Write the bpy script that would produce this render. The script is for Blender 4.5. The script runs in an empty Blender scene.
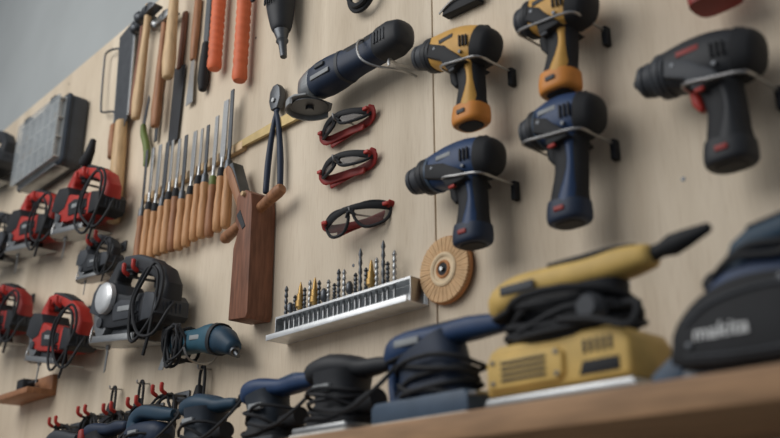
import bpy, bmesh, math, random
from mathutils import Vector, Matrix
random.seed(4)
SC=bpy.context.scene
COL=SC.collection
V=Vector
# ------------------------------------------------------------ materials
def lin(c):
    r=[]
    for v in c:
        v=v/255.
        r.append(v/12.92 if v<=.04045 else ((v+.055)/1.055)**2.4)
    return (r[0],r[1],r[2],1)
def mat(name,c,rough=.5,metal=0.,var=.12,scale=30,bump=.0,spec=.38,stretch=(1,1,1),alpha=1.,trans=0.):
    m=bpy.data.materials.new(name); m.use_nodes=True
    nt=m.node_tree; b=nt.nodes['Principled BSDF']
    tc=nt.nodes.new('ShaderNodeTexCoord'); mp=nt.nodes.new('ShaderNodeMapping')
    mp.inputs['Scale'].default_value=stretch
    nz=nt.nodes.new('ShaderNodeTexNoise'); nz.inputs['Scale'].default_value=scale; nz.inputs['Detail'].default_value=4
    cr=nt.nodes.new('ShaderNodeValToRGB')
    L=lin(c)
    cr.color_ramp.elements[0].position=.3; cr.color_ramp.elements[1].position=.7
    cr.color_ramp.elements[0].color=tuple(x*(1-var) for x in L[:3])+(1,)
    cr.color_ramp.elements[1].color=tuple(min(1,x*(1+var)) for x in L[:3])+(1,)
    nt.links.new(tc.outputs['Object'],mp.inputs['Vector']); nt.links.new(mp.outputs['Vector'],nz.inputs['Vector'])
    nt.links.new(nz.outputs['Fac'],cr.inputs['Fac']); nt.links.new(cr.outputs['Color'],b.inputs['Base Color'])
    b.inputs['Roughness'].default_value=rough; b.inputs['Metallic'].default_value=metal
    b.inputs['Specular IOR Level'].default_value=spec
    b.inputs['Alpha'].default_value=alpha
    b.inputs['Transmission Weight'].default_value=trans
    if bump:
        bp=nt.nodes.new('ShaderNodeBump'); bp.inputs['Strength'].default_value=bump; bp.inputs['Distance'].default_value=.002
        nt.links.new(nz.outputs['Fac'],bp.inputs['Height']); nt.links.new(bp.outputs['Normal'],b.inputs['Normal'])
    return m
M={}
M['black']=mat('black_plastic',(38,41,46),.55)
M['rubber']=mat('black_rubber',(31,33,37),.68)
M['charcoal']=mat('charcoal_plastic',(60,64,70),.55)
M['navy']=mat('navy_plastic',(36,62,100),.46)
M['deepnavy']=mat('deep_navy_plastic',(32,46,68),.52)
M['teal']=mat('teal_plastic',(44,86,104),.48)
M['darkteal']=mat('dark_teal_plastic',(34,62,82),.5)
M['bluegrey']=mat('blue_grey_plastic',(66,84,104),.48)
M['slate']=mat('slate_plastic',(38,47,58),.52)
M['yellow']=mat('yellow_plastic',(208,160,80),.5)
M['paleyellow']=mat('warm_yellow_plastic',(214,180,104),.52)
M['amber']=mat('amber_plastic',(212,138,62),.48)
M['red']=mat('red_plastic',(172,48,40),.48)
M['darkred']=mat('dark_red_plastic',(144,42,38),.48)
M['orange']=mat('orange_rubber',(214,108,68),.55)
M['steel']=mat('brushed_steel',(165,167,168),.38,1.,stretch=(1,1,12))
M['darksteel']=mat('dark_steel',(94,97,101),.45,1.)
M['zinc']=mat('zinc_wire',(175,175,175),.38,1.)
M['alu']=mat('pale_aluminium',(215,218,220),.4,.5)
M['greypl']=mat('grey_plastic',(140,144,146),.5)
M['white']=mat('white_pad',(210,208,202),.6)
M['ink']=mat('pale_grey_lettering',(226,228,228),.5)
M['woodh']=mat('tan_chisel_wood',(190,142,98),.48,0,.22,25,.1,stretch=(6,6,.8))
M['woodl']=mat('pale_wood',(200,170,130),.5,0,.2,25,.1,stretch=(6,6,.8))
M['wooddk']=mat('reddish_brown_wood',(124,82,62),.6,0,.3,22,.15,stretch=(6,6,.7))
M['woodm']=mat('mid_brown_wood',(154,108,76),.52,0,.25,22,.1,stretch=(6,6,.8))
M['brass']=mat('dull_brass',(168,138,88),.45,1.)
M['honing']=mat('tan_tinted_steel',(186,164,116),.4,.6)
M['lens']=mat('smoked_lens',(44,36,36),.15,0,.05,alpha=.85)
M['clearlens']=mat('grey_lens',(90,86,82),.12,0,.05,alpha=.5)
M['lid']=mat('clear_lid',(176,184,188),.25,0,.1,14,alpha=.38)
M['tan']=mat('tan_fibre',(214,178,136),.8,0,.12,60,.2)
M['rim']=mat('orange_tan_backing',(188,130,84),.7,0,.2,40,.1)
M['cream']=mat('cream_fibre',(226,204,170),.8,0,.12,60)
M['olive']=mat('olive_green_plastic',(104,118,62),.5)
# ------------------------------------------------------------ geometry prims -> (verts, faces)
def cat(pts,k=4,closed=False):
    P=[V(p) for p in pts]; n=len(P); out=[]
    rng=range(n) if closed else range(n-1)
    for i in rng:
        if closed: a,b,c,d=P[(i-1)%n],P[i],P[(i+1)%n],P[(i+2)%n]
        else: a,b,c,d=P[max(i-1,0)],P[i],P[i+1],P[min(i+2,n-1)]
        for j in range(k):
            t=j/k
            out.append(.5*((2*b)+(c-a)*t+(2*a-5*b+4*c-d)*t*t+(3*b-a-3*c+d)*t**3))
    if not closed: out.append(P[-1])
    return out
def loft(path,rad,n=18,e=2.,hint=None,cap='flat',dome=.6,closed=False,smooth=0):
    P=[V(p) for p in path]
    Rr=[(r,r) if not isinstance(r,(tuple,list)) else tuple(r) for r in rad]
    if smooth:
        Q=cat([tuple(p) for p in P],smooth); R3=cat([(r[0],r[1],0) for r in Rr],smooth)
        P=Q; Rr=[(max(r.x,.0003),max(r.y,.0003)) for r in R3]
    m=len(P); T=[]
    for i in range(m):
        if closed: t=P[(i+1)%m]-P[(i-1)%m]
        else: t=P[min(i+1,m-1)]-P[max(i-1,0)]
        T.append(t.normalized())
    S=[];U=[]
    if hint is not None:
        h=V(hint)
        for t in T:
            s=t.cross(h)
            if s.length<1e-4: s=S[-1] if S else V((1,0,0))
            s=s.normalized(); S.append(s); U.append(s.cross(t).normalized())
    else:
        t=T[0]; s=t.cross(V((0,1,0)))
        if s.length<.1: s=t.cross(V((0,0,1)))
        s.normalize()
        for i,t in enumerate(T):
            if i: s=(T[i-1].rotation_difference(t)) @ s
            s=(s-t*s.dot(t)).normalized(); S.append(s); U.append(s.cross(t).normalized())
    R=[]
    for i in range(m): R.append((P[i],S[i],U[i],Rr[i][0],Rr[i][1]))
    if cap=='round' and not closed:
        a,b=[],[]
        for k in (3,2,1):
            an=k/3*math.radians(86); c=math.cos(an); s=math.sin(an)
            q=min(Rr[0])*dome*s; a.append((P[0]-T[0]*q,S[0],U[0],Rr[0][0]*c,Rr[0][1]*c))
            q=min(Rr[-1])*dome*s; b.append((P[-1]+T[-1]*q,S[-1],U[-1],Rr[-1][0]*c,Rr[-1][1]*c))
        R=a+R+b[::-1]
    vs=[];fs=[]
    for (p,s,u,a,b) in R:
        for j in range(n):
            th=2*math.pi*j/n; c=math.cos(th); d=math.sin(th)
            c=math.copysign(abs(c)**(2/e),c); d=math.copysign(abs(d)**(2/e),d)
            vs.append(p+s*(a*c)+u*(b*d))
    k=len(R)
    for i in range(k if closed else k-1):
        for j in range(n):
            a=i*n+j; b=i*n+(j+1)%n; i2=(i+1)%k
            fs.append((a,b,i2*n+(j+1)%n,i2*n+j))
    if not closed:
        fs.append(tuple(range(n))[::-1]); fs.append(tuple((k-1)*n+j for j in range(n)))
    return vs,fs
def tube(pts,r,k=6,n=8,closed=False,cap='flat'):
    P=cat(pts,k,closed) if k>1 else [V(p) for p in pts]
    return loft(P,[r]*len(P),n=n,closed=closed,cap=cap)
def rod(p0,p1,prof,n=20,e=2.):
    p0=V(p0);p1=V(p1)
    return loft([p0.lerp(p1,t) for t,_ in prof],[r for _,r in prof],n=n,e=e)
def cyl(p0,p1,r,n=18): return rod(p0,p1,[(0,r*.9),(.02,r),(.98,r),(1,r*.9)],n)
def torus(c,ax,R,r,n=32,m=10,R2=None):
    c=V(c);R2=R2 or R
    pts=[]
    for i in range(n):
        t=2*math.pi*i/n; x=R*math.cos(t); y=R2*math.sin(t)
        pts.append(c+(V((x,y,0)) if ax=='z' else V((x,0,y)) if ax=='y' else V((0,x,y))))
    return loft(pts,[r]*n,n=m,closed=True)
def helix(c,rx,ry,z0,z1,turns,r,jit=.003,ax='z',wav=.006):
    pts=[];N=int(turns*10)
    for i in range(N+1):
        t=i/N; a=t*turns*2*math.pi
        j=random.uniform(-jit,jit)
        x=(rx+j)*math.cos(a); y=(ry+j)*math.sin(a); z=z0+(z1-z0)*(.5+.5*math.sin(t*math.pi*2.3-1.4))+random.uniform(-jit,jit)*.6
        z+=wav*math.cos(a+t*5)
        if ax=='z': pts.append(V(c)+V((x,y,z)))
        else: pts.append(V(c)+V((z,y,x)))
    return tube(pts,r,2,7)
def bundle(c,rx,rz,n,r,dy=.006,seed=1):
    rd=random.Random(seed); pts=[]
    for i in range(n):
        ax=rx*rd.uniform(.7,1.2); az=rz*rd.uniform(.8,1.1); ox=rd.uniform(-.25,.25)*rx
        for k in range(8):
            a=2*math.pi*k/8+1.57
            pts.append(V(c)+V((ox+ax*math.cos(a),dy*(rd.uniform(-1,1)),-rz+az*math.sin(a)+ (rz-az))))
    return tube(pts,r,3,7)
def rrect(cx,cz,w,h,r,k=4):
    o=[]
    for (sx,sz,a0) in ((1,1,0),(-1,1,90),(-1,-1,180),(1,-1,270)):
        for j in range(k+1):
            a=math.radians(a0+90*j/k)
            o.append((cx+sx*(w/2-r)+r*math.cos(a),cz+sz*(h/2-r)+r*math.sin(a)))
    return o
def inset(poly,q):
    n=len(poly); A=sum(poly[i][0]*poly[(i+1)%n][1]-poly[(i+1)%n][0]*poly[i][1] for i in range(n))
    sg=1 if A>0 else -1; out=[]
    for i in range(n):
        p0=V(poly[i-1]);p=V(poly[i]);p1=V(poly[(i+1)%n])
        e0=(p-p0);e1=(p1-p)
        if e0.length<1e-7 or e1.length<1e-7: out.append(tuple(p)); continue
        e0.normalize();e1.normalize()
        n0=V((-e0.y,e0.x))*sg;n1=V((-e1.y,e1.x))*sg
        b=n0+n1
        if b.length<1e-3: b=n0
        b.normalize(); d=max(.45,b.dot(n0))
        out.append(tuple(p+b*(q/d)))
    return out
def prism(poly,w0,w1,bev=.002,seg=2,plane='xz',smooth=0):
    poly=[tuple(p) for p in poly]
    if smooth: poly=[(p.x,p.y) for p in cat([(a,b,0) for a,b in poly],smooth,True)]
    if w0>w1: w0,w1=w1,w0
    bev=min(bev,(w1-w0)*.49)
    rings=[]
    if bev>0:
        for k in range(seg+1):
            a=k/seg*math.pi/2; rings.append((inset(poly,bev*(1-math.sin(a))) if k<seg else poly, w0+bev*(1-math.cos(a))))
        for k in range(seg,-1,-1):
            a=k/seg*math.pi/2; rings.append((inset(poly,bev*(1-math.sin(a))) if k<seg else poly, w1-bev*(1-math.cos(a))))
    else: rings=[(poly,w0),(poly,w1)]
    vs=[];fs=[];n=len(poly)
    for pl,w in rings:
        for (u,v) in pl:
            vs.append(V((u,w,v)) if plane=='xz' else V((u,v,w)) if plane=='xy' else V((w,u,v)))
    for i in range(len(rings)-1):
        for j in range(n):
            fs.append((i*n+j,i*n+(j+1)%n,(i+1)*n+(j+1)%n,(i+1)*n+j))
    fs.append(tuple(range(n))); fs.append(tuple((len(rings)-1)*n+j for j in range(n)))
    return vs,fs
def box(c,s,b=.002,r=None):
    r=r if r is not None else min(b,s[0]*.45,s[2]*.45)
    r=max(min(r,s[0]*.49,s[2]*.49),1e-4)
    return prism(rrect(c[0],c[2],s[0],s[2],r,2),c[1]-s[1]/2,c[1]+s[1]/2,b)
def xf(pr,mt): return [mt@v for v in pr[0]],pr[1]
def mesh(name,prims,material,ang=38):
    me=bpy.data.meshes.new(name); vs=[];fs=[]
    for v,f in prims:
        o=len(vs); vs+= [tuple(q) for q in v]; fs+=[tuple(i+o for i in g) for g in f]
    me.from_pydata(vs,[],fs)
    bm=bmesh.new(); bm.from_mesh(me); bmesh.ops.remove_doubles(bm,verts=bm.verts,dist=1e-6)
    bmesh.ops.recalc_face_normals(bm,faces=bm.faces)
    for f in bm.faces: f.smooth=True
    bm.to_mesh(me); bm.free()
    me.set_sharp_from_angle(angle=math.radians(ang))
    me.materials.append(M[material] if isinstance(material,str) else material)
    return me
def tag(o,label,category,group=None):
    o["label"]=label;o["category"]=category
    if group:o["group"]=group
class T:
    def __init__(s,name,label,category,loc,group=None,rot=(0,0,0),sc=1.):
        o=bpy.data.objects.new(name,None); COL.objects.link(o); o.location=loc
        o.rotation_euler=[math.radians(a) for a in rot]; o.empty_display_size=.03
        s.sc=V(sc) if isinstance(sc,(tuple,list)) else V((sc,sc,sc))
        tag(o,label,category,group); s.o=o
    def part(s,name,prims,material,label=None,parent=None):
        if isinstance(prims,tuple): prims=[prims]
        k=s.sc
        prims=[([V((v[0]*k.x,v[1]*k.y,v[2]*k.z)) for v in a],b) for a,b in prims]
        o=bpy.data.objects.new(name,mesh(name,prims,material)); COL.objects.link(o)
        o.parent=parent or s.o
        if label:o["label"]=label
        return o
def solo(name,label,category,loc,prims,material,group=None,rot=(0,0,0)):
    if isinstance(prims,tuple): prims=[prims]
    o=bpy.data.objects.new(name,mesh(name,prims,material)); COL.objects.link(o); o.location=loc
    o.rotation_euler=[math.radians(a) for a in rot]
    tag(o,label,category,group); return o
def struct(name,prims,material):
    if isinstance(prims,tuple): prims=[prims]
    o=bpy.data.objects.new(name,mesh(name,prims,material)); COL.objects.link(o); o["kind"]="structure"; return o
Y=(0,1,0)
# ------------------------------------------------------------ setting
def plymat():
    m=bpy.data.materials.new('birch_plywood'); m.use_nodes=True; nt=m.node_tree; b=nt.nodes['Principled BSDF']
    tc=nt.nodes.new('ShaderNodeTexCoord')
    def nz(sc,st,det):
        mp=nt.nodes.new('ShaderNodeMapping'); mp.inputs['Scale'].default_value=st
        n=nt.nodes.new('ShaderNodeTexNoise'); n.inputs['Scale'].default_value=sc; n.inputs['Detail'].default_value=det; n.inputs['Distortion'].default_value=.4
        nt.links.new(tc.outputs['Object'],mp.inputs['Vector']); nt.links.new(mp.outputs['Vector'],n.inputs['Vector']); return n
    a=nz(3.5,(3.2,1,.45),6); c=nz(1.3,(1,1,1),3); g=nz(60,(5,1,.3),4)
    r=nt.nodes.new('ShaderNodeValToRGB')
    r.color_ramp.elements[0].position=.32;r.color_ramp.elements[1].position=.68
    r.color_ramp.elements[0].color=lin((205,190,167)); r.color_ramp.elements[1].color=lin((226,212,190))
    nt.links.new(a.outputs['Fac'],r.inputs['Fac'])
    def mul(src,node,lo,p0,p1):
        mx=nt.nodes.new('ShaderNodeMix'); mx.data_type='RGBA'; mx.blend_type='MULTIPLY'; mx.inputs[0].default_value=1
        r2=nt.nodes.new('ShaderNodeValToRGB'); r2.color_ramp.elements[0].color=lo; r2.color_ramp.elements[1].color=(1,1,1,1)
        r2.color_ramp.elements[0].position=p0;r2.color_ramp.elements[1].position=p1
        nt.links.new(node.outputs['Fac'],r2.inputs['Fac'])
        nt.links.new(src,mx.inputs[6]); nt.links.new(r2.outputs['Color'],mx.inputs[7]); return mx.outputs[2]
    o=mul(r.outputs['Color'],c,(.89,.87,.85,1),.35,.65)
    o=mul(o,g,(.90,.875,.85,1),.3,.5)
    nt.links.new(o,b.inputs['Base Color']); b.inputs['Roughness'].default_value=.65
    bp=nt.nodes.new('ShaderNodeBump'); bp.inputs['Strength'].default_value=.12; bp.inputs['Distance'].default_value=.001
    nt.links.new(g.outputs['Fac'],bp.inputs['Height']); nt.links.new(bp.outputs['Normal'],b.inputs['Normal'])
    return m
PLY=plymat()
GREY=mat('grey_plaster',(160,165,166),.9,0,.05,3,.05)
FLR=mat('concrete_floor',(110,104,98),.8,0,.15,4,.1)
SHELF=mat('oak_shelf',(168,132,98),.6,0,.25,14,.1,stretch=(.6,5,5))
struct('wall_back',box((-3,.07,2.1),(12,.1,4.6),.001),GREY)
struct('floor',box((-3,-2,-.1),(12,4.4,.2),.001),FLR)
for i,(x0,x1) in enumerate(((-6.0,-3.562),(-3.558,-1.120),(-1.116,1.3))):
    struct('trim_%d'%(i+1),box(((x0+x1)/2,.01,1.895),(x1-x0,.02,2.19),.0012),PLY)
solo('wooden_shelf','long oak board shelf carrying power sanders','shelf',(-1.8,-.1425,1.506),box((0,0,0),(4.8,.283,.034),.002),SHELF)
for x,z in ((-3.3,2.95),(-2.95,2.95),(-2.62,2.95),(-1.16,2.0),(-1.08,2.0),(-1.16,2.3),(-1.08,2.3),(-.42,2.2),(-2.1,2.25),(-1.16,1.7),(-1.35,1.90),(-.62,1.86),(-1.75,2.6)):
    solo('panel_screw','small flush steel screw in the plywood','screw',(x,-.0008,z),cyl((0,0,0),(0,.002,0),.0035,10),'darksteel','plywood panel screws')
# ------------------------------------------------------------ drills
def drill(X,Z,label,bodym,gripm,battm,nose,rear,tilt,hx,hz,nosem='black',chuckm='charcoal',chl=.042,triggerm='rubber',kind='yellow',d=.06):
    t=math.radians(tilt); u=V((-math.cos(t),0,math.sin(t)))
    q=T('cordless_drill',label,'drill',(X,-d,Z),'cordless drills on the wall')
    up=V((-u.z,0,u.x)); up=up if up.z>0 else -up
    P=lambda a,o=0.: u*a+up*o
    f=nose
    body=q.part('motor_housing',loft([P(-rear,-.002),P(-rear*.6,.000),P(0,.002),P(f*.35,.003),P(f*.7,.002),P(f,0)],
        [(.028,.026),(.037,.032),(.040,.034),(.038,.033),(.033,.030),(.028,.027)],24,2.5,Y,'round',.4,smooth=3),bodym)
    q.part('rear_cap',loft([P(-rear-.005,-.001),P(-rear*.72,0)],[(.031,.029),(.0380,.0335)],24,2.5,Y,'round',.4),gripm)
    q.part('top_spine',loft([P(-rear*.8,.023),P(f*.2,.025),P(f*.75,.018)],[(.017,.011),(.018,.012),(.016,.011)],18,2.4,Y,'round',.4),'rubber' if kind=='yellow' else 'black',parent=body)
    pp=[P(f*.72,.008),P(f*.30,.000),P(f*.05,-.014),P(-rear*.25,-.024),V((.020,0,-.042)),V((-.022,0,-.046)),P(f*.35,-.028),P(f*.72,-.018)]
    q.part('side_overmould',prism([(v.x,v.z) for v in pp],-.0352,.0352,.004,2),'rubber' if kind!='red' else 'charcoal',parent=body)
    q.part('gear_collar',rod(P(f*.74),P(f+.004),[(0,.028),(.08,.0325),(.3,.0335),(.32,.0305),(.36,.0305),(.38,.033),(.7,.033),(.72,.030),(.76,.030),(.78,.031),(1,.027)],28),nosem)
    q.part('chuck',[rod(P(f+.002),P(f+chl),[(0,.021),(.06,.025),(.40,.0255),(.43,.022),(.48,.022),(.5,.0245),(.72,.0235),(.9,.016),(1,.012)],24),
                    rod(P(f+chl-.002),P(f+chl+.006),[(0,.008),(1,.006)])],chuckm)
    if kind=='blue': q.part('torque_ring',rod(P(f*.70),P(f*.76),[(0,.0335),(.5,.0342),(1,.0335)],28),'bluegrey')
    H=V((hx,0,hz)); top=V((.0,0,-.012)); B=H+V((-.002,0,-.030))
    g=.93 if kind=='yellow' else 1.
    hd=q.part('handle',loft([top+V((0,0,.012)),top.lerp(H,.14)+V((.001,0,0)),top.lerp(H,.34)+V((.003,0,0)),top.lerp(H,.6)+V((.004,0,0)),top.lerp(H,.85)+V((.001,0,0)),H+V((0,0,-.004))],
        [(.042*g,.027),(.032*g,.0240),(.0270*g,.0215),(.0262*g,.0215),(.0285*g,.0235),(.0320,.0262)],22,2.4,Y,smooth=3),gripm)
    q.part('side_panel',loft([top+V((.006,-.0065,.014)),top.lerp(H,.3)+V((.012,-.0065,0)),top.lerp(H,.6)+V((.014,-.0065,0)),top.lerp(H,1.)+V((.006,-.0065,0))],[(.028,.022),(.0105,.0165),(.009,.0165),(.021,.0205)],18,2.3,Y,smooth=3),bodym,parent=hd)
    b=q.part('battery',loft([H+V((0,0,.004)),H+V((-.001,0,-.008)),H+V((-.002,0,-.022)),B+V((0,0,.002)),B],
        [(.0320,.0265),(.0335,.0280),(.0335,.0282),(.031,.0262),(.027,.023)],28,2.7,Y,smooth=2),battm)
    q.part('base_pad',prism(rrect(-.002+hx,0,.044,.036,.015),hz-.0318,hz-.028,.001,1,'xy'),'rubber',parent=b)
    q.part('release_latch',box(H+V((.0,-.0285,-.012)),(.018,.004,.008),.0015),'charcoal' if kind=='yellow' else 'darkred',parent=b)
    ts=.8 if kind=='red' else 1.
    q.part('trigger',loft([V((-.036,0,-.034)),V((-.033,0,-.050)),V((-.028,0,-.062))],[(.009*ts,.008),(.010*ts,.008),(.006*ts,.007)],12,2.5,Y,'round'),triggerm,parent=hd)
    q.part('direction_switch',box((-.014,-.0300,-.046),(.014,.006,.007),.002),'red' if kind!='yellow' else 'charcoal',parent=hd)
    q.part('vent_slots',[box(P(-rear*.20-.008*i,.002)+V((0,-.0350,0)),(.0035,.004,.022),.001) for i in range(3)],'rubber',parent=body)
    for a,o in ((f*.55,-.004),(-rear*.30,-.018)): q.part('housing_screw',cyl(P(a,o)+V((0,-.031,0)),P(a,o)+V((0,-.0358,0)),.0032,8),'darksteel',parent=body)
    q.part('side_badge',box(P(f*.3,.012)+V((0,-.0325,0)),(.034,.003,.008),.001),{'red':'darkred','blue':'greypl','yellow':'black'}[kind],parent=body)
    return q
def wire(X,Z,wl,wr,dz,label='bent zinc wire bracket holding a drill',out=.094):
    q=T('wire_bracket',label,'wall bracket',(X,0,Z),'wire brackets holding drills')
    q.part('wire_prong',tube([(wl,0,0),(wl,-out*.6,0),(wl+.004,-out,.0),((wl+wr)/2,-out-.004,dz*.5),(wr,-out,dz),(wr+.004,-out*.6,dz),(wr+.004,0,dz)],.0022,5,8),'zinc')
    q.part('wall_clip',[box((wr+.004,-.007,dz-.010),(.010,.014,.034),.002)],'rubber')
    q.part('mount_foot',cyl((wl,0,0),(wl,-.004,0),.008),'zinc')
    return q
drill(-.975,1.982,'dark navy cordless drill hung beside a sanding disc','navy','rubber','deepnavy',.105,.050,3,.004,-.118,kind='blue')
drill(-.765,1.985,'dark navy cordless impact driver in wire bracket','navy','rubber','deepnavy',.062,.042,4,-.010,-.136,kind='blue',chl=.028)
drill(-.968,2.200,'black and yellow cordless drill with charcoal chuck','yellow','rubber','amber',.098,.048,16,.002,-.120)
drill(-.765,2.180,'black and yellow cordless driver with short nose','yellow','rubber','amber',.062,.045,12,-.010,-.114,chl=.028)
drill(-.518,1.983,'black cordless drill with red trigger and badge','black','rubber','black',.085,.05,7,.004,-.124,kind='red',nosem='charcoal',triggerm='red',chl=.036)
wire(-.97,1.955,-.042,.044,-.015); wire(-.765,1.96,-.070,.038,-.012); wire(-.965,2.168,-.045,.044,-.015); wire(-.762,2.158,-.070,.038,-.012); wire(-.515,1.95,-.042,.048,-.015)
# ------------------------------------------------------------ angle grinder
def grinder():
    q=T('angle_grinder','matt blue-black corded angle grinder with grey guard','angle grinder',(-1.30,-.065,2.304))
    b=q.part('motor_body',loft([(-.100,0,.0),(-.075,0,.0),(-.03,0,.0),(.01,0,.0),(.05,0,0),(.11,0,0)],[(.032,.031),(.0365,.035),(.036,.034),(.0315,.030),(.030,.028),(.031,.029)],26,2.6,Y,smooth=3),'deepnavy')
    q.part('body_band',loft([(-.006,0,0),(.002,0,0)],[(.0345,.0330),(.0335,.0320)],26,2.6,Y),'charcoal',parent=b)
    q.part('grip_panel',loft([(.015,0,.004),(.06,0,.004),(.10,0,.004)],[(.0285,.0285),(.0275,.0275),(.028,.0285)],22,2.6,Y,'round',.3),'rubber',parent=b)
    q.part('rear_handle',loft([(.105,0,0),(.115,0,0),(.145,0,0),(.168,0,.0)],[(.031,.029),(.034,.032),(.035,.033),(.029,.028)],24,2.8,Y,'round',.4),'black')
    q.part('gear_head',[loft([(-.148,0,.0),(-.138,0,.0),(-.118,0,.0),(-.098,0,0)],[(.017,.017),(.025,.024),(.030,.029),(.033,.032)],22,3,Y,'round',.4),
        rod((-.125,0,.0),(-.125,0,-.036),[(0,.024),(.5,.024),(.6,.020),(1,.018)])],'steel')
    R=.053
    arc=[(-.125+R*math.cos(math.radians(a)),R*.96*math.sin(math.radians(a))) for a in range(96,265,8)]+[(-.115,-.050),(-.093,-.036),(-.093,.036),(-.115,.050)]
    q.part('disc_guard',[prism(arc,-.042,-.037,.001,1,'xy'),
        prism([(-.125+R*math.cos(math.radians(a)),R*.96*math.sin(math.radians(a))) for a in range(90,271,8)]+[(-.125+(R-.004)*math.cos(math.radians(a)),(R*.96-.004)*math.sin(math.radians(a))) for a in range(270,89,-8)],-.054,-.038,.0,1,'xy')],'greypl')
    q.part('abrasive_disc',rod((-.125,0,-.045),(-.125,0,-.047),[(0,.040),(1,.040)],32),'darksteel')
    q.part('spindle_nut',rod((-.125,0,-.036),(-.125,0,-.054),[(0,.012),(.5,.012),(.6,.009),(1,.009)],6),'darksteel')
    q.part('slide_switch',box((-.05,-.035,.010),(.03,.008,.009),.002),'charcoal',parent=b)
    q.part('side_badge',box((-.05,-.0350,-.010),(.06,.003,.010),.001),'greypl',parent=b)
    q.part('vent_slots',[box((.118+i*.009,-.0325,.0),(.004,.004,.026),.001) for i in range(4)],'charcoal')
    b=T('wire_bracket','zinc wire cradle holding the angle grinder','wall bracket',(-1.22,0,2.29),'wire brackets holding drills')
    b.part('wire_prong',tube([(0,0,.03),(.0,-.07,.036),(.0,-.105,.02),(.01,-.110,-.02),(.03,-.09,-.040),(.05,-.04,-.040),(.055,0,-.040)],.0024,5),'zinc')
    b.part('wire_prong',tube([(.065,0,-.03),(.065,-.06,-.040),(.07,-.085,-.042),(.075,-.09,-.06)],.003,4),'zinc')
grinder()
# ------------------------------------------------------------ chisel rail and chisels
solo('chisel_rail','pale wooden strip holding the row of chisels','rail',(-2.01,-.008,2.300),box((0,0,0),(.50,.016,.022),.002),'woodl')
q=T('long_file','long thin tan-coloured steel blade with grey grip','file',(-1.52,-.012,2.302))
q.part('blade',prism([(-.42,.010),(-.42,-.002),(-.03,-.014),(0,-.014),(0,.016),(-.03,.016)],-.003,.004,.001,1),'honing')
q.part('grip',loft([(-.01,0,.0),(.02,0,.0),(.06,0,-.004)],[(.014,.010),(.017,.012),(.012,.010)],14,2.4,Y,'round'),'greypl')
xs=[-2.226+.0362*i for i in range(13)]
tops=[2.44,2.435,2.43,2.425,2.42,2.41,2.41,2.405,2.40,2.40,2.41,2.44,2.46]
for i,x in enumerate(xs):
    hl=.145+.008*math.sin(i*1.7); zb=2.097-.001*i+random.uniform(-.006,.006)
    w=.0052+.0013*(i%4)+(.002 if i>10 else 0)
    lb='slim bench chisel with pale tan handle and dark ferrule'
    if i==10: lb='slim file with tan handle and green collar'
    q=T('chisel',lb,'chisel',(x,-.0285,zb),'bench chisels hung in a row',rot=(0,random.uniform(-1.2,1.2),0))
    zt=tops[i]-zb; g=.88+.04*math.sin(i*2.3)
    q.part('handle',rod((0,0,0),(0,0,hl),[(0,.009*g),(.03,.013*g),(.2,.0150*g),(.5,.0140*g),(.75,.0113*g),(.92,.0128*g),(1,.010)],16),'woodh' if i%5 else 'woodm')
    q.part('ferrule',rod((0,0,hl-.004),(0,0,hl+.022),[(0,.0098),(.1,.0104),(.9,.009),(1,.008)],14),'olive' if i==10 else ('rubber' if i%3 else 'darksteel'))
    q.part('blade',[rod((0,0,hl+.018),(0,0,hl+.05),[(0,.006),(.5,.0045),(1,.0045)],10),
        prism([(-w*.6,hl+.036),(-w,hl+.058),(-w,zt-.012),(-w*.9,zt),(w*.9,zt),(w,zt-.012),(w,hl+.058),(w*.6,hl+.036)],-.002,.002,.0008,1)],'steel' if i%3 else 'darksteel')
# ------------------------------------------------------------ saws
q=T('pull_saw','wide dark saw blade with long round wooden handle','hand saw',(-2.41,-.026,2.275),rot=(0,-3,0))
q.part('handle',loft([(0,0,0),(0,0,.1),(0,0,.25),(0,0,.325)],[(.022,.02),(.0235,.021),(.021,.019),(.019,.017)],18,2.2,Y,'round',.4),'woodl')
q.part('blade',prism([(-.018,.30),(-.048,.35),(-.062,.66),(.045,.68),(.045,.34),(.018,.30)],-.0015,.0015,.0005,1),'darksteel')
q.part('spine',prism([(.036,.33),(.047,.33),(.05,.685),(.038,.685)],-.004,.004,.001,1),'steel')
q=T('coping_saw','thin steel coping saw with small wooden handle','hand saw',(-2.475,-.022,2.50))
q.part('handle',loft([(0,0,0),(-.005,0,.05),(-.012,0,.11)],[.014,.015,.011],14,2,Y,'round'),'woodm')
q.part('frame',tube([(-.012,0,.11),(-.02,0,.16),(-.10,0,.19),(-.125,0,.22),(-.14,0,.38),(-.13,0,.42),(-.05,0,.40),(-.035,0,.385)],.0035,5),'darksteel')
q.part('blade',prism([(-.021,.16),(-.017,.16),(-.032,.385),(-.038,.385)],-.0007,.0007,0,1),'steel')
q=T('trimming_saw','curved dark blade with olive green handle','hand saw',(-2.27,-.02,2.40))
q.part('handle',loft([(.02,0,.0),(.022,0,.03),(.01,0,.07),(-.012,0,.11),(-.02,0,.14)],[(.007,.008),(.011,.01),(.011,.01),(.011,.01),(.009,.008)],14,2.2,Y,'round',smooth=3),'olive')
q.part('blade',prism([(-.03,.135),(-.012,.13),(.005,.22),(-.005,.235)],-.001,.001,0,1,smooth=0),'darksteel')
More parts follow.
